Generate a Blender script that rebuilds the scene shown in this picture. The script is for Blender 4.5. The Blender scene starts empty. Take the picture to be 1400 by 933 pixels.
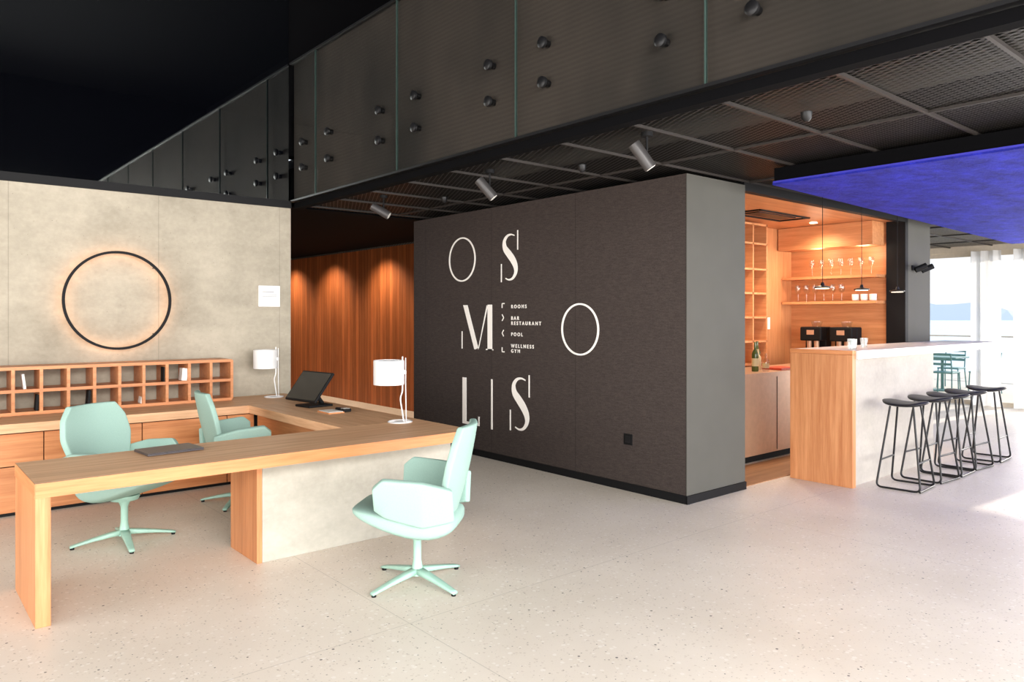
import bpy, bmesh, math, random
from mathutils import Vector, Matrix
random.seed(4)
S=bpy.context.scene
S.view_settings.view_transform='Standard'
S.view_settings.look='None'
COL=S.collection

# ---------------------------------------------------------------- helpers
def lin(r,g,b):
    f=lambda c:(c/255/12.92) if c/255<=0.04045 else ((c/255+0.055)/1.055)**2.4
    return (f(r),f(g),f(b),1)

def empty(name,loc=(0,0,0),rz=0):
    e=bpy.data.objects.new(name,None); e.location=loc; e.rotation_euler=(0,0,rz)
    e.empty_display_size=.1
    COL.objects.link(e); return e

def mk(name,me,mat,parent=None,smooth=False):
    o=bpy.data.objects.new(name,me); COL.objects.link(o)
    if mat: me.materials.clear(); me.materials.append(mat)
    if parent: o.parent=parent
    if smooth:
        for p in me.polygons: p.use_smooth=True
    return o

def box(name,x0,x1,y0,y1,z0,z1,mat,parent=None,bev=0.0):
    bm=bmesh.new()
    cx,cy,cz=(x0+x1)/2,(y0+y1)/2,(z0+z1)/2
    bmesh.ops.create_cube(bm,size=1)
    for v in bm.verts: v.co=Vector((v.co.x*(x1-x0),v.co.y*(y1-y0),v.co.z*(z1-z0)))
    if bev>0: bmesh.ops.bevel(bm,geom=list(bm.edges),offset=bev,segments=2,affect='EDGES',profile=.5)
    me=bpy.data.meshes.new(name); bm.to_mesh(me); bm.free()
    o=mk(name,me,mat,parent); o.location=(cx,cy,cz); return o

def prism(name,poly,z0,z1,mat,parent=None):
    n=len(poly); vs=[(x,y,z0) for x,y in poly]+[(x,y,z1) for x,y in poly]
    fs=[list(range(n))[::-1],list(range(n,2*n))]+[[i,(i+1)%n,n+(i+1)%n,n+i] for i in range(n)]
    me=bpy.data.meshes.new(name); me.from_pydata(vs,[],fs)
    bm=bmesh.new(); bm.from_mesh(me); bmesh.ops.recalc_face_normals(bm,faces=bm.faces); bm.to_mesh(me); bm.free()
    return mk(name,me,mat,parent)

def multibox(name,boxes,mat,parent=None,bev=0.0):
    bm=bmesh.new()
    for (x0,x1,y0,y1,z0,z1) in boxes:
        r=bmesh.ops.create_cube(bm,size=1)
        for v in r['verts']:
            v.co=Vector(((x0+x1)/2+v.co.x*(x1-x0),(y0+y1)/2+v.co.y*(y1-y0),(z0+z1)/2+v.co.z*(z1-z0)))
    if bev>0: bmesh.ops.bevel(bm,geom=list(bm.edges),offset=bev,segments=1,affect='EDGES')
    me=bpy.data.meshes.new(name); bm.to_mesh(me); bm.free()
    return mk(name,me,mat,parent)

def lathe(name,prof,mat,parent=None,loc=(0,0,0),n=40,cap=True,rot=None):
    vs=[];fs=[]
    for r,z in prof:
        for i in range(n):
            a=2*math.pi*i/n; vs.append((r*math.cos(a),r*math.sin(a),z))
    for j in range(len(prof)-1):
        for i in range(n):
            fs.append([j*n+i,j*n+(i+1)%n,(j+1)*n+(i+1)%n,(j+1)*n+i])
    if cap:
        fs.append(list(range(n))[::-1]); fs.append([(len(prof)-1)*n+i for i in range(n)])
    me=bpy.data.meshes.new(name); me.from_pydata(vs,[],fs)
    o=mk(name,me,mat,parent,True); o.location=loc
    if rot: o.rotation_euler=rot
    try:
        me.set_sharp_from_angle(angle=math.radians(35))
    except Exception: pass
    return o

def tube(name,pts,r,mat,parent=None,cyclic=False,res=3,bezier=False):
    cu=bpy.data.curves.new(name,'CURVE'); cu.dimensions='3D'; cu.bevel_depth=r; cu.bevel_resolution=res
    sp=cu.splines.new('POLY'); sp.points.add(len(pts)-1)
    for i,p in enumerate(pts): sp.points[i].co=(*p,1)
    sp.use_cyclic_u=cyclic; cu.use_fill_caps=True
    o=bpy.data.objects.new('tmp',cu); COL.objects.link(o)
    bpy.context.view_layer.update()
    me=bpy.data.meshes.new_from_object(o.evaluated_get(bpy.context.evaluated_depsgraph_get()))
    bpy.data.objects.remove(o); me.name=name
    return mk(name,me,mat,parent,True)

def rounded(pts,rad,n=5,cyclic=False):
    out=[];m=len(pts)
    for i,p in enumerate(pts):
        p=Vector(p)
        if not cyclic and (i==0 or i==m-1): out.append(tuple(p)); continue
        a=Vector(pts[i-1]);b=Vector(pts[(i+1)%m])
        da=(a-p).normalized();db=(b-p).normalized()
        s=p+da*rad;e=p+db*rad
        for k in range(n+1):
            t=k/n; out.append(tuple((1-t)**2*s+2*t*(1-t)*p+t*t*e))
    return out

def loft(name,secs,mat,parent=None,n=28,ex=2.6,sub=1):
    vs=[];fs=[]
    for c,u,v in secs:
        c=Vector(c);u=Vector(u);v=Vector(v)
        for i in range(n):
            a=2*math.pi*i/n; ca,sa=math.cos(a),math.sin(a)
            p=c+u*math.copysign(abs(ca)**(2/ex),ca)+v*math.copysign(abs(sa)**(2/ex),sa)
            vs.append(tuple(p))
    for j in range(len(secs)-1):
        for i in range(n): fs.append([j*n+i,j*n+(i+1)%n,(j+1)*n+(i+1)%n,(j+1)*n+i])
    fs.append(list(range(n))[::-1]); fs.append([(len(secs)-1)*n+i for i in range(n)])
    me=bpy.data.meshes.new(name); me.from_pydata(vs,[],fs)
    bm=bmesh.new(); bm.from_mesh(me); bmesh.ops.recalc_face_normals(bm,faces=bm.faces); bm.to_mesh(me); bm.free()
    o=mk(name,me,mat,parent,True)
    if sub:
        m=o.modifiers.new('s','SUBSURF'); m.levels=sub; m.render_levels=sub
    return o

def panel(name,fn,us,vs_,thick,mat,parent=None,sub=2):
    vs=[];fs=[]; nu=len(us)-1; nv=len(vs_)-1
    for v in vs_:
        for u in us: vs.append(fn(u,v))
    for j in range(nv):
        for i in range(nu):
            a=j*(nu+1)+i; fs.append([a,a+1,a+nu+2,a+nu+1])
    me=bpy.data.meshes.new(name); me.from_pydata(vs,[],fs)
    o=mk(name,me,mat,parent,True)
    m=o.modifiers.new('t','SOLIDIFY'); m.thickness=thick; m.offset=0
    if sub:
        m=o.modifiers.new('s','SUBSURF'); m.levels=sub; m.render_levels=sub
    return o

def interp(t,tab):
    for (a,va),(b,vb) in zip(tab,tab[1:]):
        if t<=b: 
            k=(t-a)/(b-a); return va+(vb-va)*k
    return tab[-1][1]

# ---------------------------------------------------------------- materials
class NT:
    def __init__(s,name):
        s.m=bpy.data.materials.new(name); s.m.use_nodes=True; s.t=s.m.node_tree
        s.b=s.t.nodes['Principled BSDF']; s.out=s.t.nodes['Material Output']
    def n(s,typ,**kw):
        x=s.t.nodes.new(typ)
        for k,v in kw.items(): setattr(x,k,v)
        return x
    def l(s,a,b): s.t.links.new(a,b)
    def val(s,inp,v):
        if hasattr(v,'is_output') : s.l(v,inp)
        else: inp.default_value=v
    def math(s,op,a,b=0.0,c=None):
        x=s.n('ShaderNodeMath',operation=op); s.val(x.inputs[0],a); s.val(x.inputs[1],b)
        if c is not None: s.val(x.inputs[2],c)
        return x.outputs[0]
    def mix(s,f,a,b):
        x=s.n('ShaderNodeMix',data_type='RGBA'); s.val(x.inputs[0],f); s.val(x.inputs[6],a); s.val(x.inputs[7],b)
        return x.outputs[2]
    def pos(s): return s.n('ShaderNodeNewGeometry').outputs['Position']
    def xyz(s,v):
        x=s.n('ShaderNodeSeparateXYZ'); s.l(v,x.inputs[0]); return x.outputs
    def scaled(s,v,sc):
        x=s.n('ShaderNodeVectorMath',operation='MULTIPLY'); s.l(v,x.inputs[0]); x.inputs[1].default_value=sc; return x.outputs[0]
    def noise(s,v,scale,detail=3,rough=.5):
        x=s.n('ShaderNodeTexNoise'); s.l(v,x.inputs['Vector']); x.inputs['Scale'].default_value=scale
        x.inputs['Detail'].default_value=detail; x.inputs['Roughness'].default_value=rough; return x.outputs['Fac']
    def ramp(s,f,stops):
        x=s.n('ShaderNodeValToRGB'); s.l(f,x.inputs[0]); e=x.color_ramp.elements
        e[0].position,e[0].color=stops[0]; e[1].position,e[1].color=stops[-1]
        for p,c in stops[1:-1]:
            q=e.new(p); q.color=c
        return x.outputs[0]
    def seam(s,c,sp,off,w):
        f=s.math('FRACT',s.math('DIVIDE',s.math('SUBTRACT',c,off-sp*100),sp))
        return s.math('LESS_THAN',s.math('ABSOLUTE',s.math('SUBTRACT',f,.5)),w/sp/2)
    def bump(s,h,st,dist=.01):
        x=s.n('ShaderNodeBump'); x.inputs['Strength'].default_value=st; x.inputs['Distance'].default_value=dist
        s.l(h,x.inputs['Height']); s.l(x.outputs[0],s.b.inputs['Normal'])
    def set(s,color=None,rough=None,metal=None,spec=None):
        if color is not None: s.val(s.b.inputs['Base Color'],color)
        if rough is not None: s.val(s.b.inputs['Roughness'],rough)
        if metal is not None: s.b.inputs['Metallic'].default_value=metal
        if spec is not None: s.b.inputs['Specular IOR Level'].default_value=spec
        return s.m

def plain(name,c,rough=.5,metal=0,spec=.5,nz=0.06,scale=20):
    t=NT(name); f=t.noise(t.pos(),scale,3)
    d=tuple(max(0,x*(1-nz*2)) for x in c[:3])+(1,); u=tuple(min(1,x*(1+nz*2)) for x in c[:3])+(1,)
    return t.set(t.mix(f,d,u),rough,metal,spec)

def emis(name,c,st):
    t=NT(name); t.set((0,0,0,1),.5); t.b.inputs['Emission Color'].default_value=c; t.b.inputs['Emission Strength'].default_value=st
    return t.m

def wood(name,c1,c2,grain='x',board=None,bw=.12,var=.35,rough=.42,seams=False,fine=22,spec=.4):
    t=NT(name); p=t.pos(); X=t.xyz(p)
    F=fine
    sc={'x':(1.2,F,F),'y':(F,1.2,F),'z':(F,F,1.2)}[grain]
    v=t.scaled(p,sc)
    if board:
        c=X['xyz'.index(board)]
        idx=t.math('FLOOR',t.math('DIVIDE',c,bw))
        wn=t.n('ShaderNodeTexWhiteNoise',noise_dimensions='1D'); t.l(idx,wn.inputs['W'])
        off=t.n('ShaderNodeVectorMath',operation='ADD'); t.l(v,off.inputs[0]); 
        cc=t.n('ShaderNodeVectorMath',operation='SCALE'); t.l(wn.outputs['Color'],cc.inputs[0]); cc.inputs['Scale'].default_value=40
        t.l(cc.outputs[0],off.inputs[1]); v=off.outputs[0]
    n1=t.noise(v,1.0,4,.6); n2=t.noise(v,4.5,3,.6)
    f=t.math('ADD',t.math('MULTIPLY',n1,.7),t.math('MULTIPLY',n2,.3))
    col=t.ramp(f,[(.34,c1),(.66,c2)])
    if board:
        k=t.math('MULTIPLY',t.math('SUBTRACT',wn.outputs['Value'],.5),var)
        hs=t.n('ShaderNodeHueSaturation'); t.l(t.math('ADD',k,1.0),hs.inputs['Value']); t.l(col,hs.inputs['Color']); col=hs.outputs[0]
        if seams:
            fr=t.math('FRACT',t.math('DIVIDE',c,bw))
            col=t.mix(t.math('LESS_THAN',fr,.05),col,tuple(x*.25 for x in c1[:3])+(1,))
    t.bump(f,.08,.004)
    return t.set(col,rough,spec=spec)

m_wtop_x=wood('desk_wood_top_x',lin(202,152,112),lin(236,192,150),'x','y',.14,.12,.5)
m_wtop_y=wood('desk_wood_top_y',lin(202,152,112),lin(236,192,150),'y','x',.14,.12,.5)
m_wx=wood('oak_x',lin(184,114,68),lin(214,148,98),'x','z',.2,.12)
m_wz=wood('oak_z',lin(182,116,72),lin(214,152,104),'z','y',.15,.12)
m_wy=wood('oak_y',lin(184,114,68),lin(214,148,98),'y','z',.2,.12)
m_slat=wood('orange_boards_corridor',lin(160,82,40),lin(202,120,70),'z','y',.11,.5,.55,True,30)
m_nz=wood('niche_wood_z',lin(188,122,76),lin(216,154,106),'z','x',.5,.12)
m_ny=wood('niche_wood_y',lin(188,122,76),lin(216,154,106),'y','z',.5,.1)
m_nceil=wood('niche_ceiling_wood',lin(184,120,76),lin(214,152,104),'x','y',.2,.2)
m_nfloor=wood('niche_floor_wood',lin(140,98,66),lin(180,136,96),'x','y',.1,.3)

def concrete(name,dark,light,seams=True):
    t=NT(name); p=t.pos(); X=t.xyz(p)
    a=t.noise(p,.8,6,.62); b=t.noise(t.scaled(p,(1,1,2)),2.2,6,.7); c=t.noise(p,30,3)
    f=t.math('ADD',t.math('ADD',t.math('MULTIPLY',a,.55),t.math('MULTIPLY',b,.33)),t.math('MULTIPLY',c,.12))
    col=t.ramp(f,[(.36,dark),(.62,light)])
    if seams:
        m=t.seam(X[0],1.25,.87-.625,.007)
        col=t.mix(t.math('MULTIPLY',m,.35),col,tuple(x*.45 for x in dark[:3])+(1,))
        vo=t.n('ShaderNodeTexVoronoi'); t.l(p,vo.inputs['Vector']); vo.inputs['Scale'].default_value=14
        pit=t.math('LESS_THAN',vo.outputs['Distance'],.05)
        col=t.mix(t.math('MULTIPLY',pit,.5),col,tuple(x*.35 for x in dark[:3])+(1,))
    t.bump(f,.15,.02)
    return t.set(col,.8,spec=.25)
m_conc=concrete('wall_concrete',lin(142,135,120),lin(182,173,156))
m_conc2=concrete('desk_concrete',lin(152,149,138),lin(188,184,172),False)
m_conc3=concrete('bar_concrete',lin(162,156,148),lin(190,184,174),False)

def terrazzo():
    t=NT('terrazzo'); p=t.pos(); X=t.xyz(p)
    base=t.ramp(t.noise(p,.8,4,.6),[(.35,lin(212,201,187)),(.65,lin(225,215,202))])
    fine=t.noise(p,90,2); base=t.mix(t.math('MULTIPLY',fine,.25),base,lin(238,230,218))
    def chips(scale,thr,prob,col,base,fac=1):
        vo=t.n('ShaderNodeTexVoronoi'); t.l(p,vo.inputs['Vector']); vo.inputs['Scale'].default_value=scale
        c=t.xyz(vo.outputs['Color'])
        m=t.math('MULTIPLY',t.math('LESS_THAN',vo.outputs['Distance'],t.math('MULTIPLY',c[1],thr)),t.math('LESS_THAN',c[0],prob))
        return t.mix(t.math('MULTIPLY',m,fac),base,col)
    base=chips(70,.5,.3,lin(190,176,162),base,.45)
    base=chips(40,.5,.3,lin(240,234,226),base,.5)
    base=chips(60,.32,.2,lin(120,108,100),base,.6)
    base=chips(32,.22,.14,lin(70,66,64),base,.9)
    s=t.math('MAXIMUM',t.seam(X[0],3.2,.5,.006),t.seam(X[1],3.2,1.7,.006))
    base=t.mix(t.math('MULTIPLY',s,.3),base,lin(130,122,114))
    rf=t.math('ADD',t.math('MULTIPLY',t.noise(p,2,3),.15),.34)
    return t.set(base,rf,spec=.4)
m_floor=terrazzo()

def darkwall():
    t=NT('dark_textile_wall'); p=t.pos(); X=t.xyz(p)
    f=t.noise(t.scaled(p,(1,60,240)),1.0,2)
    g=t.noise(t.scaled(p,(1,14,90)),1.0,2)
    f2=t.math('ADD',t.math('MULTIPLY',f,.6),t.math('MULTIPLY',g,.4))
    col=t.ramp(f2,[(.35,lin(54,47,45)),(.68,lin(76,67,63))])
    s=t.seam(X[1],1.32,3.87-.66+.0,.006)
    col=t.mix(t.math('MULTIPLY',s,.6),col,lin(25,23,22))
    return t.set(col,.85,spec=.2)
m_dark=darkwall()
m_darkside=plain('dark_grey_plaster',lin(82,81,76),.75,nz=.05,scale=3,spec=.25)
m_black=plain('matte_black',lin(14,14,16),.65,spec=.25)
m_blackv=plain('void_black',lin(7,7,9),.9,spec=.08)
m_blackmetal=plain('black_metal',lin(24,24,26),.4,.3)
m_mint=plain('mint_fabric',lin(152,182,171),.85,nz=.05,scale=180,spec=.2)
m_mintm=plain('mint_metal',lin(156,194,179),.4)
m_white=plain('white_lacquer',lin(226,226,225),.4,nz=.01)
m_sign=plain('sign_white',lin(254,249,242),.5,nz=.005)
m_grey=plain('laptop_grey',lin(86,82,84),.35,.5)
m_spotg=plain('spot_grey',lin(70,68,68),.4,.3)
m_screen=plain('screen_black',lin(10,11,14),.12)
m_steel=plain('steel_wood_reflection',lin(205,168,140),.35,.4)  # warm tone of wood mirrored in the steel is painted into its colour
m_tbar=plain('ceiling_grid_metal',lin(56,51,48),.5,.3)
m_bartop=plain('white_bar_top',lin(222,220,218),.3,nz=.02)
m_frame=plain('window_frame_beige',lin(206,194,176),.5)
m_teal=plain('teal_plastic',lin(100,145,146),.5)
m_paper=plain('paper',lin(230,226,218),.7)
m_green=plain('bottle_green',lin(80,90,40),.15)
m_red=plain('red_tray',lin(190,70,50),.4)
m_cork=plain('label_cream',lin(220,200,150),.6)

def blue():
    t=NT('blue_plaster'); p=t.pos(); f=t.noise(t.scaled(p,(1,1.6,1)),2.6,8,.78)
    t.bump(f,1.0,.06)
    return t.set(t.ramp(f,[(.35,lin(36,40,128)),(.65,lin(54,60,205))]),.8,spec=.12)
m_blue=blue()
m_bluee=plain('blue_edge',lin(56,54,180),.6)

def meshmat():
    t=NT('expanded_metal_mesh'); p=t.pos(); X=t.xyz(p)
    a=t.math('MULTIPLY',t.math('ADD',X[0],t.math('MULTIPLY',X[1],.5)),22.0); b=t.math('MULTIPLY',t.math('SUBTRACT',X[0],t.math('MULTIPLY',X[1],.5)),22.0)
    la=t.math('LESS_THAN',t.math('FRACT',t.math('ADD',a,900)),.18); lb=t.math('LESS_THAN',t.math('FRACT',t.math('ADD',b,900)),.18)
    m=t.math('MAXIMUM',la,lb)
    t.set(lin(50,47,44),.5,.3)
    tr=t.n('ShaderNodeBsdfTransparent'); mx=t.n('ShaderNodeMixShader')
    t.l(m,mx.inputs[0]); t.l(tr.outputs[0],mx.inputs[1]); t.l(t.b.outputs[0],mx.inputs[2]); t.l(mx.outputs[0],t.out.inputs[0])
    return t.m
m_mesh=meshmat()

def glassmat(name,tint=(1,1,1,1),f0=.04,k=.7):
    t=NT(name); t.t.nodes.remove(t.b)
    tr=t.n('ShaderNodeBsdfTransparent'); tr.inputs[0].default_value=tint
    gl=t.n('ShaderNodeBsdfGlossy'); gl.inputs['Roughness'].default_value=.03
    lw=t.n('ShaderNodeLayerWeight'); lw.inputs['Blend'].default_value=.5
    f=t.math('ADD',t.math('MULTIPLY',t.math('POWER',lw.outputs['Facing'],4.0),k),f0)
    mx=t.n('ShaderNodeMixShader'); t.l(f,mx.inputs[0]); t.l(tr.outputs[0],mx.inputs[1]); t.l(gl.outputs[0],mx.inputs[2])
    t.l(mx.outputs[0],t.out.inputs[0]); return t.m
m_glass=glassmat('balustrade_glass',(.86,.85,.84,1),.03,.5)
m_clear=glassmat('clear_glass',(.93,.95,.95,1),.10,.8)
m_edge=plain('glass_edge_green',lin(58,76,72),.2)
def mirror():
    t=NT('black_mirror_glass'); t.t.nodes.remove(t.b)
    d=t.n('ShaderNodeBsdfDiffuse'); d.inputs[0].default_value=lin(6,7,12)
    gl=t.n('ShaderNodeBsdfGlossy'); gl.inputs['Roughness'].default_value=.02; gl.inputs[0].default_value=(.93,1,.98,1)
    mx=t.n('ShaderNodeMixShader'); mx.inputs[0].default_value=.42
    t.l(d.outputs[0],mx.inputs[1]); t.l(gl.outputs[0],mx.inputs[2]); t.l(mx.outputs[0],t.out.inputs[0]); return t.m
m_mirror=mirror()
def fascia():
    t=NT('fascia_ribbed_metal'); p=t.pos(); X=t.xyz(p)
    w=t.math('SINE',t.math('MULTIPLY',X[2],180)); g=t.noise(t.scaled(p,(1,1,.6)),.9,3)
    col=t.ramp(g,[(.38,lin(56,55,53)),(.62,lin(84,79,74))])
    col=t.mix(t.math('MULTIPLY',t.math('ADD',w,1),.10),col,lin(36,36,35)); 
    return t.set(col,.6,spec=.3)
m_fascia=fascia()
def curtain_m():
    t=NT('sheer_curtain'); t.set(lin(240,240,238),.9)
    tr=t.n('ShaderNodeBsdfTransparent'); tl=t.n('ShaderNodeBsdfTranslucent'); tl.inputs[0].default_value=(.85,.87,.9,1)
    a=t.n('ShaderNodeMixShader'); a.inputs[0].default_value=.35; t.l(t.b.outputs[0],a.inputs[1]); t.l(tl.outputs[0],a.inputs[2])
    b=t.n('ShaderNodeMixShader'); b.inputs[0].default_value=.85; t.l(tr.outputs[0],b.inputs[1]); t.l(a.outputs[0],b.inputs[2])
    t.l(b.outputs[0],t.out.inputs[0]); return t.m
m_curt=curtain_m()
m_halo=emis('halo_led',(1,.46,.20,1),13)
m_lampglow=emis('pendant_led',(1,.8,.55,1),6)
m_dl=emis('downlight_led',(1,.8,.55,1),15)

# ---------------------------------------------------------------- shell
H=2.86
box('floor',-4,15,-4,16,-.2,0,m_floor)
box('wall_concrete',-4,3.5,7.95,8.2,0,2.8,m_conc)
box('wall_upper_black_glass',-4,3.48,7.96,8.2,2.88,7,m_mirror)
box('trim_black_beam',-4,3.5,7.93,8.2,2.8,2.88,m_black)
box('wall_upper_return',3.48,6.6,8.0,8.2,3.4,7,m_blackv)
box('wall_dark_core',5.22,6.1,3.87,8.1,0,2.81,m_dark)
box('wall_dark_core_side',5.2201,6.1,3.862,3.869,.0,2.81,m_darkside)
multibox('baseboard_dark_core',[(5.205,5.219,3.855,8.1,0,.07),(5.205,6.1,3.846,3.861,0,.07)],m_black)
box('wall_corridor_wood',6.8,6.9,8.15,16,0,H-.05,m_slat)
box('wall_corridor_return',6.1,6.9,8.1,8.15,0,H,m_black)
box('wall_corridor_left',3.3,3.5,8.2,16,0,3.4,m_darkside)
box('wall_corridor_end',3.3,15,16,16.1,0,3.4,m_darkside)
box('wall_left',-4.1,-4,-4,8.2,3,7,m_blackv)
box('wall_back_upper_high',-4.1,15.1,-4.1,-4,4.6,7,m_blackv)
box('wall_back_upper_band',-4.1,15.1,-4.1,-4,2.9,3.0,m_blackv)
box('ceiling_void',-4.1,15.1,-4.1,8.2,7,7.1,m_blackv)
box('wall_void_right',6.5,6.6,-4,8.2,3.4,7,m_blackv)
box('floor_upper_slab',3.62,15.1,-4,16,3.3,3.4,m_blackv)
box('ceiling_mesh',3.62,15.05,-4,16,H,H+.004,m_mesh)
box('ceiling_corridor',3.5,6.8,8.12,16,2.84,2.855,m_blackv)
bars=[]
y=-3.6
while y<8: bars.append((3.62,15,y-.01,y+.01,H-.02,H)); y+=.68
x=4.9
while x<15: bars.append((x-.009,x+.009,-4,8,H-.018,H)); x+=1.3
multibox('trim_ceiling_grid',bars,m_tbar)
box('wall_fascia_edge',3.53,3.62,-3.9,7.92,2.80,2.86,m_blackv)
box('wall_fascia',3.54,3.62,-4,7.95,2.88,4.42,m_fascia)
dct=empty('ceiling_duct',(0,0,0))
lathe('duct_a',[(.1,0),(.1,8)],m_darkside,dct,(4.8,-2,3.08),rot=(-math.pi/2,0,0))
lathe('duct_b',[(.07,0),(.07,7)],m_darkside,dct,(5.0,1.2,2.95),rot=(0,math.pi/2,0))
gb=empty('glass_balustrade')
joints=[-2.40,-.78,.84,2.46,4.08,5.70,7.32]
edges=[-3.95]+joints+[7.94]
for i in range(len(edges)-1):
    box('glass_panel_%d'%(i+1),3.49,3.505,edges[i]+.006,edges[i+1]-.006,2.88,4.4,m_glass,gb)
for i,jy in enumerate(joints):
    box('glass_edge_%d'%(i+1),3.488,3.507,jy-.004,jy+.004,2.88,4.4,m_edge,gb)
    for dy in (-.3,.3):
        for z in (3.21,3.485):
            if jy+dy>7.9: continue
            lathe('fixing',[(.040,0),(.040,.022),(.028,.03)],m_blackmetal,gb,(3.488,jy+dy,z),24,rot=(0,-math.pi/2,0))
            lathe('standoff',[(.025,0),(.025,.033)],m_blackmetal,gb,(3.506,jy+dy,z),16,rot=(0,math.pi/2,0))
box('bottom_channel',3.48,3.52,-3.95,7.92,2.865,2.885,m_blackmetal,gb)
box('top_rail',3.48,3.52,-3.95,7.94,4.4,4.42,m_blackmetal,gb)

def facade(name,axis,c,a0,a1,n,z1=2.85,z0=0.0):
    e=empty(name); bx=[]
    for i in range(n+1):
        a=a0+(a1-a0)*i/n
        bx.append((a-.04,a+.04,c-.06,c+.06,z0,z1) if axis=='x' else (c-.06,c+.06,a-.04,a+.04,z0,z1))
    for z in (z0+.03,z1-.05):
        bx.append((a0,a1,c-.05,c+.05,z-.03,z+.05) if axis=='x' else (c-.05,c+.05,a0,a1,z-.03,z+.05))
    multibox('frame',bx,m_frame,e); return e
facade('window_1','x',-4.06,-4,15,8)
facade('window_2','y',-4.06,-4,7.9,5)
facade('window_3','y',15.06,-4,9,6,2.75)
facade('added_high_window','x',-4.06,-4,3.4,4,4.6,3.0)  # unseen high window, made up to go with the added top fill
box('wall_right_lintel',15,15.12,-4,16,2.75,3.4,m_frame)
box('wall_far_right',10.4,15.1,9,9.1,0,H,m_frame)

can=empty('blue_ceiling_canopy')
prism('soffit',[(5.72,3.36),(5.72,-2.5),(13.2,-2.5),(13.2,3.75)],2.70,2.715,m_blue,can)
prism('edge_band',[(5.722,3.358),(5.722,-2.5),(13.19,-2.5),(13.19,3.748)],2.715,2.73,m_bluee,can)
prism('body',[(5.73,3.35),(5.73,-2.49),(13.19,-2.49),(13.19,3.74)],2.73,2.84,m_blackv,can)

# ---------------------------------------------------------------- bar niche
box('wall_niche_back',6.1,9.72,5.4,5.6,0,2.81,m_nz)
box('ceiling_niche',6.1,9.7,3.95,5.4,2.78,2.83,m_nceil)
box('trim_niche_lintel',6.1,9.7,3.87,3.95,2.76,2.84,m_black)
box('wall_niche_right',9.68,9.72,4.1,5.4,0,2.81,m_ny)
box('wall_pillar',9.72,10.4,3.87,9,0,H-.03,m_darkside)
box('wall_pillar_side',9.64,9.72,3.87,4.1,0,2.81,m_black)
box('floor_niche_wood',6.15,9.6,3.9,4.45,0.0,.006,m_nfloor)
bh=empty('wood_bulkhead'); box('bulkhead_box',9.3,9.62,4.12,5.38,2.48,2.775,m_ny,bh)
sh=empty('bar_shelf')
for i,z in enumerate((2.12,1.79)): box('board_%d'%i,9.4,9.675,4.12,5.38,z-.035,z,m_ny,sh)
rk=empty('bottle_rack')
rb=[(7.3,8.56,5.1,5.38,z-.012,z+.012) for z in (1.0,1.28,1.58,1.88,2.18,2.5,2.74)]
rb+=[(x-.012,x+.012,5.1,5.38,.99,2.75) for x in (7.3,7.62,7.93,8.24,8.55)]
multibox('lattice',rb,m_ny,rk)
box('door_1',8.62,9.0,5.375,5.399,.98,2.45,m_nz)
cn=empty('back_bar_counter')
box('steel_front',7.02,9.1,4.47,5.09,.08,.94,m_steel,cn)
box('plinth',7.06,9.1,4.52,5.09,0,.08,m_black,cn)
box('top',7.0,9.62,4.45,5.09,.94,.975,m_steel,cn)
box('side_unit',9.12,9.6,4.12,4.46,.0,.94,m_steel,cn); box('side_top',9.1,9.62,4.12,4.449,.94,.975,m_steel,cn)
box('door_gap_1',7.7,7.706,4.466,4.47,.1,.92,m_black,cn); box('door_gap_2',8.35,8.356,4.466,4.47,.1,.92,m_black,cn)
ac=empty('ceiling_air_vent'); multibox('frame',[(7.4,8.5,4.5,4.53,2.765,2.779),(7.4,8.5,4.87,4.9,2.765,2.779),(7.4,7.43,4.5,4.9,2.765,2.779),(8.47,8.5,4.5,4.9,2.765,2.779)],m_black,ac)
multibox('louvre',[(7.55,8.35,4.6,4.8,2.768,2.779)],m_blackmetal,ac)
dl=empty('downlight',(9.0,4.72,2.778)); lathe('disc',[(.045,-.006),(.045,0)],m_dl,dl)
so=empty('wall_socket'); box('plate',9.03,9.11,5.385,5.399,1.42,1.58,m_white,so,.003)

def coffee_machine(x,y):
    e=empty('coffee_machine',(x,y,.975),math.pi)
    box('body',-.16,.1,-.145,.145,.0,.05,m_black,e,.01)
    box('column',-.16,-.02,-.145,.145,.05,.48,m_black,e,.015)
    box('head',-.02,.12,-.145,.145,.30,.48,m_black,e,.015)
    lathe('group',[(.03,.2),(.035,.30)],m_steel,e,(.05,-.05,0),20)
    lathe('group_b',[(.03,.2),(.035,.30)],m_steel,e,(.05,.05,0),20)
    box('display',.12,.122,-.05,.05,.38,.44,m_steel,e)
    lathe('hopper',[(.05,.48),(.07,.54),(.07,.55)],m_clear,e,(-.05,0,0),20)
coffee_machine(9.38,4.90); coffee_machine(9.38,4.5)
def bottle(name,x,y,z,h,mat,r=.037):
    e=empty(name,(x,y,z))
    lathe('glass_body',[(r*.9,0),(r,.01),(r,h*.58),(r*.8,h*.66),(r*.36,h*.76),(r*.34,h*.97),(r*.42,h*.975),(r*.42,h)],mat,e,n=24)
    lathe('label',[(r+.001,h*.18),(r+.001,h*.45)],m_cork,e,n=24,cap=False)
bottle('wine_bottle',7.5,4.62,.975,.33,m_green); bottle('liquor_bottle',7.72,4.72,.975,.24,m_cork)
bottle('liquor_bottle',7.62,4.56,.975,.2,m_clear); bottle('wine_bottle',8.0,4.9,.975,.32,m_green)
tr=empty('serving_tray'); box('tray',7.85,8.2,4.5,4.75,.976,1.0,m_red,tr,.004)
def wineglass(x,y,z,s=1.1):
    e=empty('wine_glass',(x,y,z))
    lathe('stem',[(.03*s,0),(.028*s,.004),(.004*s,.01),(.004*s,.09*s),(.03*s,.12*s),(.036*s,.16*s),(.03*s,.2*s)],m_clear,e,n=20,cap=False)
for k in range(7): wineglass(9.5,4.22+k*.13,2.121)
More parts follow.
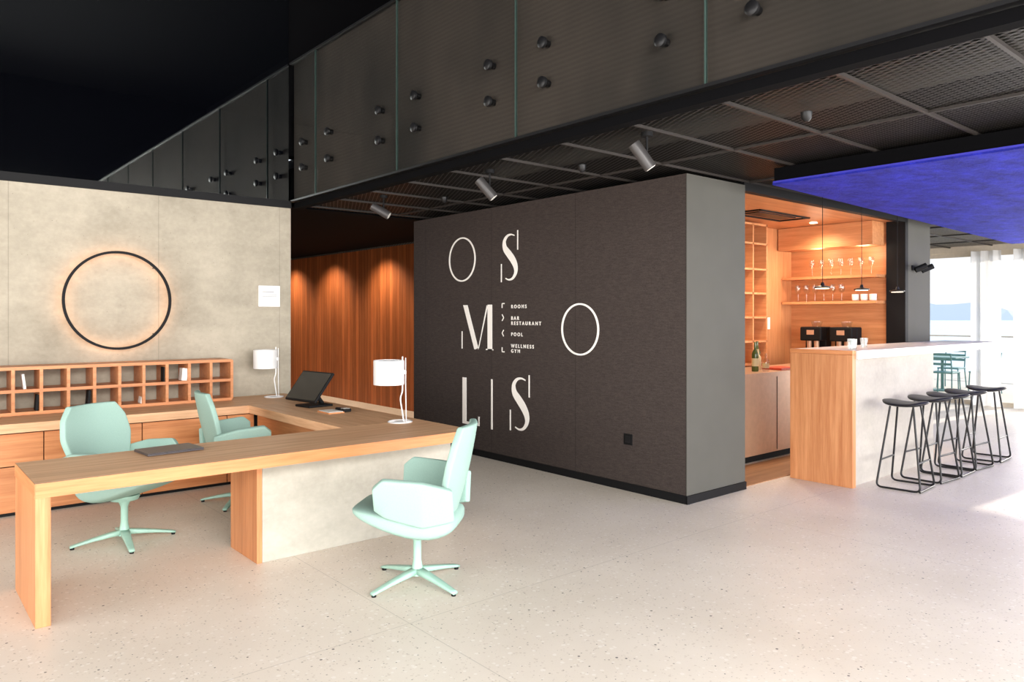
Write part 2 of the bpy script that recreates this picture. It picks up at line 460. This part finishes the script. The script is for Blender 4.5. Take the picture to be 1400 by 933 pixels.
for k in range(6): wineglass(9.5,4.6+k*.12,1.791)
def mug(x,y,z):
    e=empty('coffee_mug',(x,y,z))
    lathe('cup',[(.03,0),(.042,.01),(.044,.085),(.040,.085),(.038,.012)],m_white,e,n=24,cap=True)
    tube('handle',[(.043+.028*math.sin(a),0,.045+.028*math.cos(a)) for a in [math.pi*i/8 for i in range(9)]],.005,m_white,e)
for k in range(3): mug(9.5,4.2+k*.11,1.791)
ws=empty('wall_spotlight',(9.85,3.869,2.2))
box('plate',-.04,.3,-.02,-.001,-.03,.03,m_black,ws)
for k in range(2): lathe('head_%d'%k,[(.035,-.07),(.035,.07)],m_black,ws,(.05+.2*k,-.08,0),20,rot=(math.radians(65),0,.6))

# ---------------------------------------------------------------- bar
bar=empty('bar_counter')
box('end_panel',6.86,6.93,3.22,3.84,0,1.235,m_wz,bar,.003)
box('top_wood_end',6.86,6.93,3.22,3.84,1.236,1.275,m_wy,bar,.002)
box('front_concrete',6.935,8.85,3.26,3.40,0,1.19,m_conc3,bar)
box('inner_shelf',6.935,8.85,3.40,3.78,.9,.94,m_wx,bar)
box('far_leg',8.78,8.85,3.41,3.8,0,1.19,m_wz,bar)
box('worktop',6.935,10.8,3.2,3.84,1.195,1.275,m_bartop,bar,.003)
def tumbler(x,y,z):
    e=empty('glass_tumbler',(x,y,z)); lathe('glass',[(.03,0),(.036,.1),(.033,.1),(.028,.008)],m_clear,e,n=24)
for x,y in ((7.15,3.35),(7.6,3.45),(7.22,3.4)): tumbler(x,y,1.276)

def stool(x,y,rz=0):
    e=empty('bar_stool',(x,y,0),rz)
    secs=[]
    N=9
    for i in range(N):
        t=-1+2*i/(N-1); w=.185*math.sqrt(max(0.02,1-t**4)); 
        secs.append(((t*.2,0,.775+.03*t*t),(0,w,0),(0,0,.022 if abs(t)<1 else .008)))
    loft('seat',secs,m_blackmetal,e,ex=2.3)
    for k,sy in enumerate((-1,1)):
        path=[(-.1,.10*sy,.76),(-.19,.2*sy,.012),(.19,.2*sy,.012),(.1,.10*sy,.76)]
        tube('leg_frame_%d'%k,rounded(path,.05),.0095,m_blackmetal,e)
    tube('floor_bar',[(-.185,-.2,.012),(-.185,.2,.012)],.0095,m_blackmetal,e)
    tube('footrest',[(.158,-.168,.26),(.158,.168,.26)],.0085,m_blackmetal,e)
    tube('footrest_b',[(-.158,-.168,.26),(-.158,.168,.26)],.0085,m_blackmetal,e)
for k in range(5): stool((7.30,7.87,8.33,8.82,9.45)[k],2.93,math.radians(90+[4,-3,2,-5,3][k]))

def pendant(x,y):
    e=empty('pendant_light',(x,y,0))
    tube('cord',[(0,0,1.9),(0,0,2.85)],.003,m_black,e)
    lathe('disc',[(.075,1.872),(.078,1.885),(.02,1.9),(.012,1.93)],m_blackmetal,e,n=32)
    lathe('led',[(.06,1.868),(.06,1.8715)],m_lampglow,e,n=32)
for x in (7.08,7.92,8.8): pendant(x,3.62)

# ---------------------------------------------------------------- reception desk
dk=empty('reception_desk')
T0,T1=.665,.74
box('front_top',.603,3.42,4.47,5.2,T0,T1,m_wtop_x,dk,.003)
box('arm_top',2.7,3.42,5.2,7.08,T0,T1,m_wtop_y,dk,.003)
box('wall_top',-1.2,3.42,7.08,7.94,T0,T1,m_wtop_x,dk,.003)
box('front_lip',.604,3.419,4.466,4.47,T0,T1,m_wx,dk)
box('leg_panel',.603,.673,4.47,5.2,0,T0,m_wz,dk,.003)
box('leg_end_face',.6,.603,4.47,5.2,T0,T1,m_wy,dk)
box('wood_cheek',1.85,1.885,4.72,5.19,0,T0,m_wz,dk,.002)
box('concrete_front',1.886,3.38,4.72,5.19,0,T0,m_conc2,dk,.004)
box('arm_concrete',3.25,3.38,5.19,7.1,0,T0,m_conc2,dk)
box('arm_inner_panel',2.78,2.81,5.25,7.08,.05,T0,m_wy,dk)
cab=empty('drawer_cabinet')
box('carcass',-1.2,3.2,7.13,7.93,0.0,T0-.002,m_black,cab)
xx=-1.2; k=0
while xx<2.7:
    x1=min(xx+.74,2.76)
    box('drawer_front_%d'%k,xx+.004,x1-.004,7.105,7.13,.40,.655,m_wx,cab,.002)
    box('drawer_low_%d'%k,xx+.004,x1-.004,7.105,7.13,.03,.392,m_wx,cab,.002)
    xx+=.74; k+=1
pg=empty('pigeonhole_shelf')
pb=[(-1.2,2.73,7.62,7.94,z-.014,z+.014) for z in (.756,.95,1.146)]
n=19
for i in range(n+1):
    x=-1.2+3.93*i/n; pb.append((x-.013,x+.013,7.622,7.938,.76,1.15))
multibox('lattice',pb,m_wx,pg)
for (x,z,w,h,m,tl) in ((1.9,.77,.02,.13,m_paper,.2),(2.28,.965,.05,.12,m_paper,0.1),(.6,.965,.02,.14,m_grey,.15),(2.1,.965,.03,.14,m_black,0),(1.45,.77,.02,.15,m_black,.1),(.95,.965,.02,.13,m_paper,-.15),(1.05,.77,.02,.14,m_black,.1)):
    b=box('paperwork',x-w/2,x+w/2,7.65,7.75,z,z+h,m,pg); b.rotation_euler=(0,tl*.8,0)

rg=empty('ring_wall_lamp',(1.74,7.949,1.747))
def ringband(name,R0,R1,y0,y1,mat):
    n=96;vs=[];fs=[]
    for (R,y) in ((R0,y0),(R1,y0),(R1,y1),(R0,y1)):
        for i in range(n):
            a=2*math.pi*i/n; vs.append((R*math.cos(a),y,R*math.sin(a)))
    for q in range(4):
        for i in range(n): fs.append([q*n+i,q*n+(i+1)%n,((q+1)%4)*n+(i+1)%n,((q+1)%4)*n+i])
    me=bpy.data.meshes.new(name); me.from_pydata(vs,[],fs); bm=bmesh.new(); bm.from_mesh(me); bmesh.ops.recalc_face_normals(bm,faces=bm.faces); bm.to_mesh(me); bm.free()
    mk(name,me,mat,rg)
ringband('ring_front',.449,.472,-.105,-.08,m_black)
ringband('ring_led',.453,.467,-.079,-.073,m_halo)
for a in range(4):
    t=math.pi/4+a*math.pi/2
    tube('standoff_%d'%a,[(.459*math.cos(t),-.001,.459*math.sin(t)),(.459*math.cos(t),-.075,.459*math.sin(t))],.004,m_black,rg)
nb=empty('wall_notice'); box('plate',3.13,3.37,7.935,7.949,1.7,1.93,m_white,nb,.002)
box('print_a',3.17,3.3,7.933,7.935,1.86,1.865,m_grey,nb); box('print_b',3.17,3.33,7.933,7.935,1.83,1.833,m_grey,nb); box('print_c',3.17,3.33,7.933,7.935,1.81,1.813,m_grey,nb)

def table_lamp(x,y):
    e=empty('table_lamp',(x,y,T1+.001),math.radians(-40))
    ring=[(.095*math.cos(2*math.pi*i/40),.095*math.sin(2*math.pi*i/40),.006) for i in range(40)]
    tube('base_ring',ring,.005,m_white,e,True)
    lathe('base_plate',[(.05,0),(.05,.006),(.012,.012)],m_white,e)
    tube('base_spoke',[(-.095,0,.006),(.095,0,.006)],.005,m_white,e)
    tube('pole',rounded([(.03,0,.006),(-.0,0,.2),(.02,0,.24),(.02,0,.53)],.03),.006,m_white,e)
    tube('pole_b',rounded([(0.05,0,.006),(.045,0,.3),(.045,0,.52)],.03),.004,m_white,e)
    tube('arm',[(.045,0,.4),(-.1,0,.4)],.005,m_white,e)
    lathe('knob',[(.016,.39),(.016,.42)],m_white,e,(.035,0,0),16)
    lathe('shade',[(.123,.305),(.123,.5),(.119,.5),(.119,.305),(.123,.305)],m_white,e,(-.09,0,0),48,cap=False)
    lathe('diffuser',[(.118,.49),(.118,.494)],m_white,e,(-.09,0,0),48)
    lathe('bulb',[(.01,.34),(.03,.36),(.035,.39),(.02,.43)],m_paper,e,(-.09,0,0),20)
table_lamp(3.2,5.17); table_lamp(3.17,7.62)

mo=empty('pos_monitor',(3.12,6.62,T1+.001),math.pi+math.radians(8))
sc=box('screen_body',-.012,.012,-.25,.25,-.165,.165,m_black,mo,.006); sc.location=(.02,0,.19); sc.rotation_euler=(0,math.radians(-38),0)
g=box('screen_glass',.0125,.0135,-.235,.235,-.15,.15,m_screen,mo); 
g.rotation_euler=(0,math.radians(-38),0); g.location=(.02+.013*math.cos(math.radians(38)),0,.19+.013*math.sin(math.radians(38)))
box('foot',-.16,.1,-.12,.12,0,.02,m_black,mo,.005)
tube('neck',[(-.12,0,.02),(-.06,0,.1),(.0,0,.18)],.02,m_black,mo)
kp=empty('notepad'); box('pad',2.98,3.13,5.98,6.2,T1+.001,T1+.012,m_wx,kp,.002); box('page',2.99,3.12,5.99,6.19,T1+.013,T1+.017,m_paper,kp)
pk=empty('card_reader'); box('body',3.14,3.22,6.02,6.18,T1+.001,T1+.03,m_black,pk,.006); box('screen',3.15,3.21,6.10,6.17,T1+.031,T1+.032,m_grey,pk); box('keys',3.15,3.21,6.03,6.09,T1+.031,T1+.033,m_paper,pk)
lp=empty('laptop',(1.4,5.02,T1+.001),math.radians(5)); box('base',-.17,.17,-.125,.115,.003,.012,m_grey,lp,.002); box('lid',-.17,.17,-.125,.115,.0125,.019,m_grey,lp,.002)
multibox('feet',[(-.15,-.13,-.1,-.08,0,.003),(.13,.15,-.1,-.08,0,.003),(-.15,-.13,.08,.1,0,.003),(.13,.15,.08,.1,0,.003)],m_black,lp)

# ---------------------------------------------------------------- chairs
def chair(x,y,ang):
    e=empty('swivel_armchair',(x,y,0),math.radians(ang))
    S_=[(.35,.15,.472,.008),(.34,.205,.465,.018),(.27,.252,.447,.040),(.14,.275,.418,.064),(0,.270,.392,.084),(-.13,.250,.382,.085),(-.22,.220,.392,.065),(-.27,.18,.40,.03)]
    loft('seat',[((a,0,z),(0,w,0),(0,0,h)) for a,w,z,h in S_],m_mint,e,ex=3.8)
    hw=[(0,.14),(.12,.175),(.40,.250),(.62,.285),(.84,.262),(.97,.205),(1,.19)]
    bx=[(0,-.20),(.3,-.265),(.6,-.30),(1,-.345)]
    def bf(u,v):
        w=interp(v,hw); return (interp(v,bx)+.075*abs(u)**1.6*(1-.45*v),w*u,.37+.595*v)
    panel('backrest',bf,[-1,-.96,-.5,0,.5,.96,1],[0,.05,.2,.4,.61,.64,.83,.86,.975,1],.044,m_mint,e,2)
    # angular folded wing armrests (pentagon in side view), leaning outwards
    for s in (-1,1):
        cols=[(-.27,.44,.62,.215,.262),(-.26,.435,.628,.22,.27),(-.11,.405,.672,.262,.322),(-.095,.405,.674,.264,.325),(.10,.455,.688,.272,.345),(.112,.46,.688,.273,.346),(.165,.50,.64,.276,.335),(.17,.505,.632,.276,.333)]
        def af(u,v,s=s):
            k=int(round(u)); x,b,t,yb,yt=cols[k]
            return (x,s*(yb+(yt-yb)*v),b+(t-b)*v)
        panel('armrest_%s'%('l' if s>0 else 'r'),af,list(range(8)),[0,.05,.5,.95,1],.046,m_mint,e,2)
    lathe('swivel_plate',[(.09,.30),(.1,.32),(.1,.335)],m_mintm,e,n=32)
    lathe('column',[(.045,.05),(.034,.085),(.024,.14),(.024,.25),(.045,.302)],m_mintm,e,n=32)
    for k in range(4):
        a=math.radians(45+90*k+10); d=Vector((math.cos(a),math.sin(a),0)); q=Vector((-d.y,d.x,0))
        secs=[]
        for r,z,w,h in ((.0,.075,.032,.02),(.1,.062,.028,.016),(.2,.046,.024,.012),(.31,.024,.020,.009),(.335,.018,.018,.007)):
            secs.append((d*r+Vector((0,0,z)),q*w,Vector((0,0,h))))
        loft('foot_%d'%k,secs,m_mintm,e,n=12,ex=4,sub=0)
        lathe('glide_%d'%k,[(.014,0),(.014,.014)],m_black,e,tuple(d*.32),12)
chair(1.32,5.80,-60)
chair(2.36,6.40,-6)
chair(2.46,3.78,132)

# ---------------------------------------------------------------- sign on dark wall
sg=empty('wall_sign_lettering',(5.2185,0,0))
def flat(name,poly2d,yc,zc,h):
    vs=[(0,yc-(s)*h,zc+(t-.5)*h) for s,t in poly2d]; n=len(vs)
    vs+= [(-.004,b,c) for a,b,c in vs]
    fs=[list(range(n)),list(range(n,2*n))[::-1]]+[[i,(i+1)%n,n+(i+1)%n,n+i] for i in range(n)]
    me=bpy.data.meshes.new(name); me.from_pydata(vs,[],fs); return mk(name,me,m_sign,sg)
def catmull(P,n=8):
    out=[]
    for i in range(len(P)-1):
        p0=P[max(0,i-1)];p1=P[i];p2=P[i+1];p3=P[min(len(P)-1,i+2)]
        for k in range(n):
            t=k/n
            out.append([.5*((2*b)+(-a+c)*t+(2*a-5*b+4*c-d)*t*t+(-a+3*b-3*c+d)*t**3) for a,b,c,d in zip(p0,p1,p2,p3)])
    out.append(list(P[-1])); return out
def ribbon(name,P,yc,zc,h):
    Q=catmull(P); L=[];R=[]
    for i,(x,y,w) in enumerate(Q):
        a=Q[max(0,i-1)];b=Q[min(len(Q)-1,i+1)]; dx,dy=b[0]-a[0],b[1]-a[1]; l=math.hypot(dx,dy)+1e-9
        nx,ny=-dy/l,dx/l; L.append((x+nx*w/2,y+ny*w/2)); R.append((x-nx*w/2,y-ny*w/2))
    n=len(L); vs=[]
    for xo in (0,-.004):
        for s,t in L+R: vs.append((xo,yc-s*h,zc+(t-.5)*h))
    fs=[]
    for i in range(n-1):
        fs.append([i,i+1,n+i+1,n+i]); fs.append([2*n+i,3*n+i,3*n+i+1,2*n+i+1]); fs.append([i,2*n+i,2*n+i+1,i+1]); fs.append([n+i,n+i+1,3*n+i+1,3*n+i])
    me=bpy.data.meshes.new(name); me.from_pydata(vs,[],fs); return mk(name,me,m_sign,sg)
def rect(s0,s1,t0,t1): return [(s0,t0),(s1,t0),(s1,t1),(s0,t1)]
def oring(name,yc,zc,d):
    n=72
    P=[(.5*math.sin(2*math.pi*i/n)*.965,.5+.485*math.cos(2*math.pi*i/n),.032+.016*abs(math.sin(2*math.pi*i/n))) for i in range(n+1)]
    ribbon(name,P,yc,zc,d)
oring('letter_o_1',7.06,2.262,.52); oring('letter_o_2',5.128,1.468,.51)
SP=[(.16,.955,.022),(.04,.985,.035),(-.09,.955,.06),(-.18,.85,.095),(-.16,.70,.14),(-.03,.57,.165),(.10,.44,.165),(.19,.30,.14),(.20,.16,.095),(.11,.04,.06),(-.02,.005,.035),(-.14,.04,.022)]
def letter_s(tag,yc,zc,h):
    ribbon('letter_s_'+tag,SP,yc,zc,h)
    flat('letter_s_tick_a_'+tag,rect(.25,.28,.64,1.06),yc,zc,h)
    flat('letter_s_tick_b_'+tag,rect(-.30,-.27,-.04,.36),yc,zc,h)
letter_s('1',6.19,2.24,.50); letter_s('2',6.02,.66,.56)
yc,zc,h=6.78,1.47,.51
flat('m_left',rect(-.56,-.53,0,.40),yc,zc,h)
flat('m_diag',[(-.50,1),(-.34,1),(.06,.04),(-.03,0),(-.08,0)],yc,zc,h)
flat('m_thin',[(.055,0.0),(.085,.03),(.40,.95),(.37,.99)],yc,zc,h)
flat('m_stem',rect(.40,.56,.0,1),yc,zc,h); flat('m_serif',rect(.34,.6,0,.025),yc,zc,h)
yc,zc,h=6.92,.61,.54
flat('l_stem',rect(-.24,-.10,0,1),yc,zc,h); flat('l_foot',rect(-.10,.36,0,.055),yc,zc,h); flat('l_foot_tick',rect(.32,.36,.055,.20),yc,zc,h)
flat('i_stem',rect(-.024,.024,-.02,1.02),6.50,.61,.54)
for k,(tx,z) in enumerate((('ROOMS',1.70),('BAR',1.575),('RESTAURANT',1.52),('POOL',1.40),('WELLNESS',1.275),('GYM',1.22))):
    cu=bpy.data.curves.new('t','FONT'); cu.body=tx; cu.size=.054; cu.space_character=1.6; cu.extrude=.002; cu.offset=.0008
    o=bpy.data.objects.new('t',cu); COL.objects.link(o); bpy.context.view_layer.update()
    me=bpy.data.meshes.new_from_object(o.evaluated_get(bpy.context.evaluated_depsgraph_get())); bpy.data.objects.remove(o)
    t=mk('directory_line_%d'%k,me,m_sign,sg); t.location=(-.003,6.165,z-.018); t.rotation_euler=(math.pi/2,0,-math.pi/2)
for k,z in enumerate((1.70,1.58,1.41,1.24)):
    P=[[(0,.3),(0,1),(.6,1)],[(0,1),(.4,.5),(0,0)],[(.4,1),(0,.5),(.4,0)],[(0,.7),(0,0),(.6,0)]][k]
    for q in range(2):
        a,b=P[q],P[q+1]; l=math.hypot(b[0]-a[0],b[1]-a[1]); nx,ny=-(b[1]-a[1])/l*.08,(b[0]-a[0])/l*.08
        flat('arrow_%d_%d'%(k,q),[(a[0]+nx,a[1]+ny),(b[0]+nx,b[1]+ny),(b[0]-nx,b[1]-ny),(a[0]-nx,a[1]-ny)],6.32,z,.07)
sk=empty('wall_socket_plate'); box('plate',5.212,5.2195,4.46,4.56,.42,.52,m_black,sk,.002); box('inner',5.209,5.212,4.48,4.54,.44,.50,m_blackmetal,sk)

# ---------------------------------------------------------------- ceiling spots
def spot(x,y,aim,rz):
    e=empty('ceiling_spotlight',(x,y,H-.02),rz)
    lathe('rose',[(.04,-.03),(.04,0)],m_black,e); tube('stem',[(0,0,-.13),(0,0,-.03)],.008,m_black,e)
    lathe('head',[(.04,-.1),(.043,-.098),(.043,.1),(.04,.1)],m_spotg,e,(.03,0,-.16),28,rot=(0,aim,0))
    lathe('lens',[(.034,-.102),(.034,-.099)],m_paper,e,(.03,0,-.16),28,rot=(0,aim,0))
spot(3.95,6.7,math.radians(60),math.radians(140)); spot(3.95,4.95,math.radians(40),math.radians(140)); spot(3.95,3.25,math.radians(35),math.radians(140))
spot(4.2,.95,math.radians(-35),math.radians(120))
for i,(x,y) in enumerate(((4.4,4.3),(4.3,2.3),(4.5,6.4))):
    e=empty('sprinkler_head',(x,y,H-.02)); lathe('cup',[(.012,-.06),(.03,-.04),(.035,0)],m_blackmetal,e,n=20)

# ---------------------------------------------------------------- right side: curtain + terrace
def curtain(y0,y1,x):
    e=empty('sheer_curtain',(x,0,0)); n=120;vs=[];fs=[]
    for i in range(n+1):
        y=y0+(y1-y0)*i/n; a=i/n*(y1-y0)*2*math.pi/.16
        for z in (.02,1.4,2.74): vs.append((.05*math.sin(a)+.015*math.sin(a*2.3+z),y,z))
    for i in range(n):
        for j in range(2): k=i*3+j; fs.append([k,k+3,k+4,k+1])
    me=bpy.data.meshes.new('c'); me.from_pydata(vs,[],fs); mk('cloth',me,m_curt,e,True)
curtain(1.62,4.15,14.75); curtain(4.35,4.8,14.75)  # first curtain lengthened beyond view to block sun and edge the floor patch
box('ground_terrace',15.12,24,-12,16,-.25,-.02,plain('terrace_stone',lin(200,192,180),.8))
rl=empty('terrace_railing'); multibox('posts',[(23.7,23.74,y,y+.04,-.02,1.0) for y in range(-11,16,2)]+[(23.69,23.75,-12,16,1.0,1.04)],m_frame,rl)
t=NT('sea_water'); t.bump(t.noise(t.pos(),.3,4),.3,.5); box('ground_sea',24.2,3000,-1500,1500,-13,-12,t.set(lin(200,216,228),.5))
N=60
vs=[];fs=[]
for i in range(N+1):
    y=-1500+3000*i/N; h=35+25*math.sin(i*.4)+14*math.sin(i*1.1+1)
    vs+= [(2500,y,-12),(2600,y,max(10,h))]
for i in range(N): fs.append([2*i,2*i+2,2*i+3,2*i+1])
me=bpy.data.meshes.new('h'); me.from_pydata(vs,[],fs)
bm=bmesh.new(); bm.from_mesh(me); bm.normal_update()
for f in bm.faces:
    if f.normal.x>0: f.normal_flip()
bm.to_mesh(me); bm.free()
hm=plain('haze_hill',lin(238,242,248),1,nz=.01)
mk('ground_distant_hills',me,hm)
def tchair(x,y,rz):
    e=empty('terrace_chair',(x,y,-.02),rz)
    box('seat',-.22,.22,-.22,.22,.43,.46,m_teal,e,.01)
    for sx in(-1,1):
        tube('side_%d'%sx,rounded([(.22,.22*sx,0),(.2,.2*sx,.45),(-.2,.2*sx,.45),(-.26,.2*sx,.85)],.04),.012,m_teal,e)
        tube('rear_leg_%d'%sx,[(-.2,.2*sx,.45),(-.26,.22*sx,0)],.012,m_teal,e)
    for z in (.6,.7,.8): box('slat',-.25,-.23,-.2,.2,z,z+.05,m_teal,e)
def ttable(x,y):
    e=empty('terrace_table',(x,y,-.02)); box('top',-.4,.4,-.4,.4,.71,.74,m_teal,e,.01)
    lathe('pedestal',[(.25,0),(.25,.02),(.03,.04),(.03,.71)],m_teal,e)
ttable(17.6,6.3); tchair(16.9,6.0,0); tchair(18.4,6.4,math.pi); tchair(17.6,5.5,math.pi/2); tchair(17.6,7.1,-math.pi/2)

# ---------------------------------------------------------------- lights
def area(name,loc,rot,sx,sy,p,c):
    l=bpy.data.lights.new(name,'AREA'); l.shape='RECTANGLE'; l.size=sx; l.size_y=sy; l.energy=p; l.color=c
    o=bpy.data.objects.new(name,l); o.location=loc; o.rotation_euler=rot; COL.objects.link(o)
R=math.radians
area('daylight_back',(4,-3.9,1.45),(R(90),0,0),15,2.6,1200,(1,.975,.95))
area('added_top_fill',(-.3,-3.9,3.8),(R(68),0,0),7,1.5,820,(1,.975,.95))  # added fill from a made-up high window, lifts floor and desk tops
area('daylight_left',(-3.9,2,1.45),(R(90),0,R(-90)),10,2.6,430,(1,.96,.92))
area('daylight_right',(14.6,1.0,1.4),(R(90),0,R(90)),6,2.5,250,(1,.98,.96))
def spotl(name,loc,target,p,ang,c,blend=.6,r=.03):
    l=bpy.data.lights.new(name,'SPOT'); l.energy=p; l.spot_size=R(ang); l.spot_blend=blend; l.color=c; l.shadow_soft_size=r
    o=bpy.data.objects.new(name,l); o.location=loc
    o.rotation_euler=(Vector(target)-Vector(loc)).to_track_quat('-Z','Y').to_euler(); COL.objects.link(o)
WARM=(1,.80,.58)
for i,y in enumerate((9.4,11.4,13.4,15.2)): spotl('corridor_downlight_%d'%i,(6.3,y,2.8),(6.65,y,0),130,125,WARM,.9,.1)
spotl('niche_downlight',(9.0,4.72,2.74),(9.0,4.72,0),80,155,WARM,.9,.1)
spotl('niche_downlight_b',(7.6,4.6,2.74),(7.7,4.8,0),90,155,WARM,.9,.1)
spotl('niche_downlight_c',(8.3,4.3,2.74),(8.3,4.5,0),70,155,WARM,.9,.1)
for i,y in enumerate((4.3,4.9)): 
    l=bpy.data.lights.new('shelf_led_%d'%i,'POINT'); l.energy=4; l.color=WARM; l.shadow_soft_size=.1
    o=bpy.data.objects.new('shelf_led_%d'%i,l); o.location=(9.45,y,2.42); COL.objects.link(o)
sun=bpy.data.lights.new('sun','SUN'); sun.energy=7; sun.color=(1,.93,.82); sun.angle=R(.6)
so_=bpy.data.objects.new('sun',sun); so_.rotation_euler=Vector((-1,.08,-.325)).to_track_quat('-Z','Y').to_euler(); COL.objects.link(so_)
w=bpy.data.worlds.new('World'); S.world=w; w.use_nodes=True; nt=w.node_tree
bg=nt.nodes['Background']; tc=nt.nodes.new('ShaderNodeTexCoord'); sx=nt.nodes.new('ShaderNodeSeparateXYZ'); rp=nt.nodes.new('ShaderNodeValToRGB')
nt.links.new(tc.outputs['Generated'],sx.inputs[0]); nt.links.new(sx.outputs[2],rp.inputs[0]); nt.links.new(rp.outputs[0],bg.inputs[0])
rp.color_ramp.elements[0].color=(.95,.97,1,1); rp.color_ramp.elements[1].color=(.5,.7,1,1); bg.inputs[1].default_value=1.15

cam=bpy.data.cameras.new('Camera'); cam.lens=26.2; cam.sensor_width=36; cam.shift_y=-.0246; cam.clip_end=5000
co=bpy.data.objects.new('Camera',cam); co.location=(0,0,1.6); co.rotation_euler=(R(90),0,R(-40.3)); COL.objects.link(co); S.camera=co
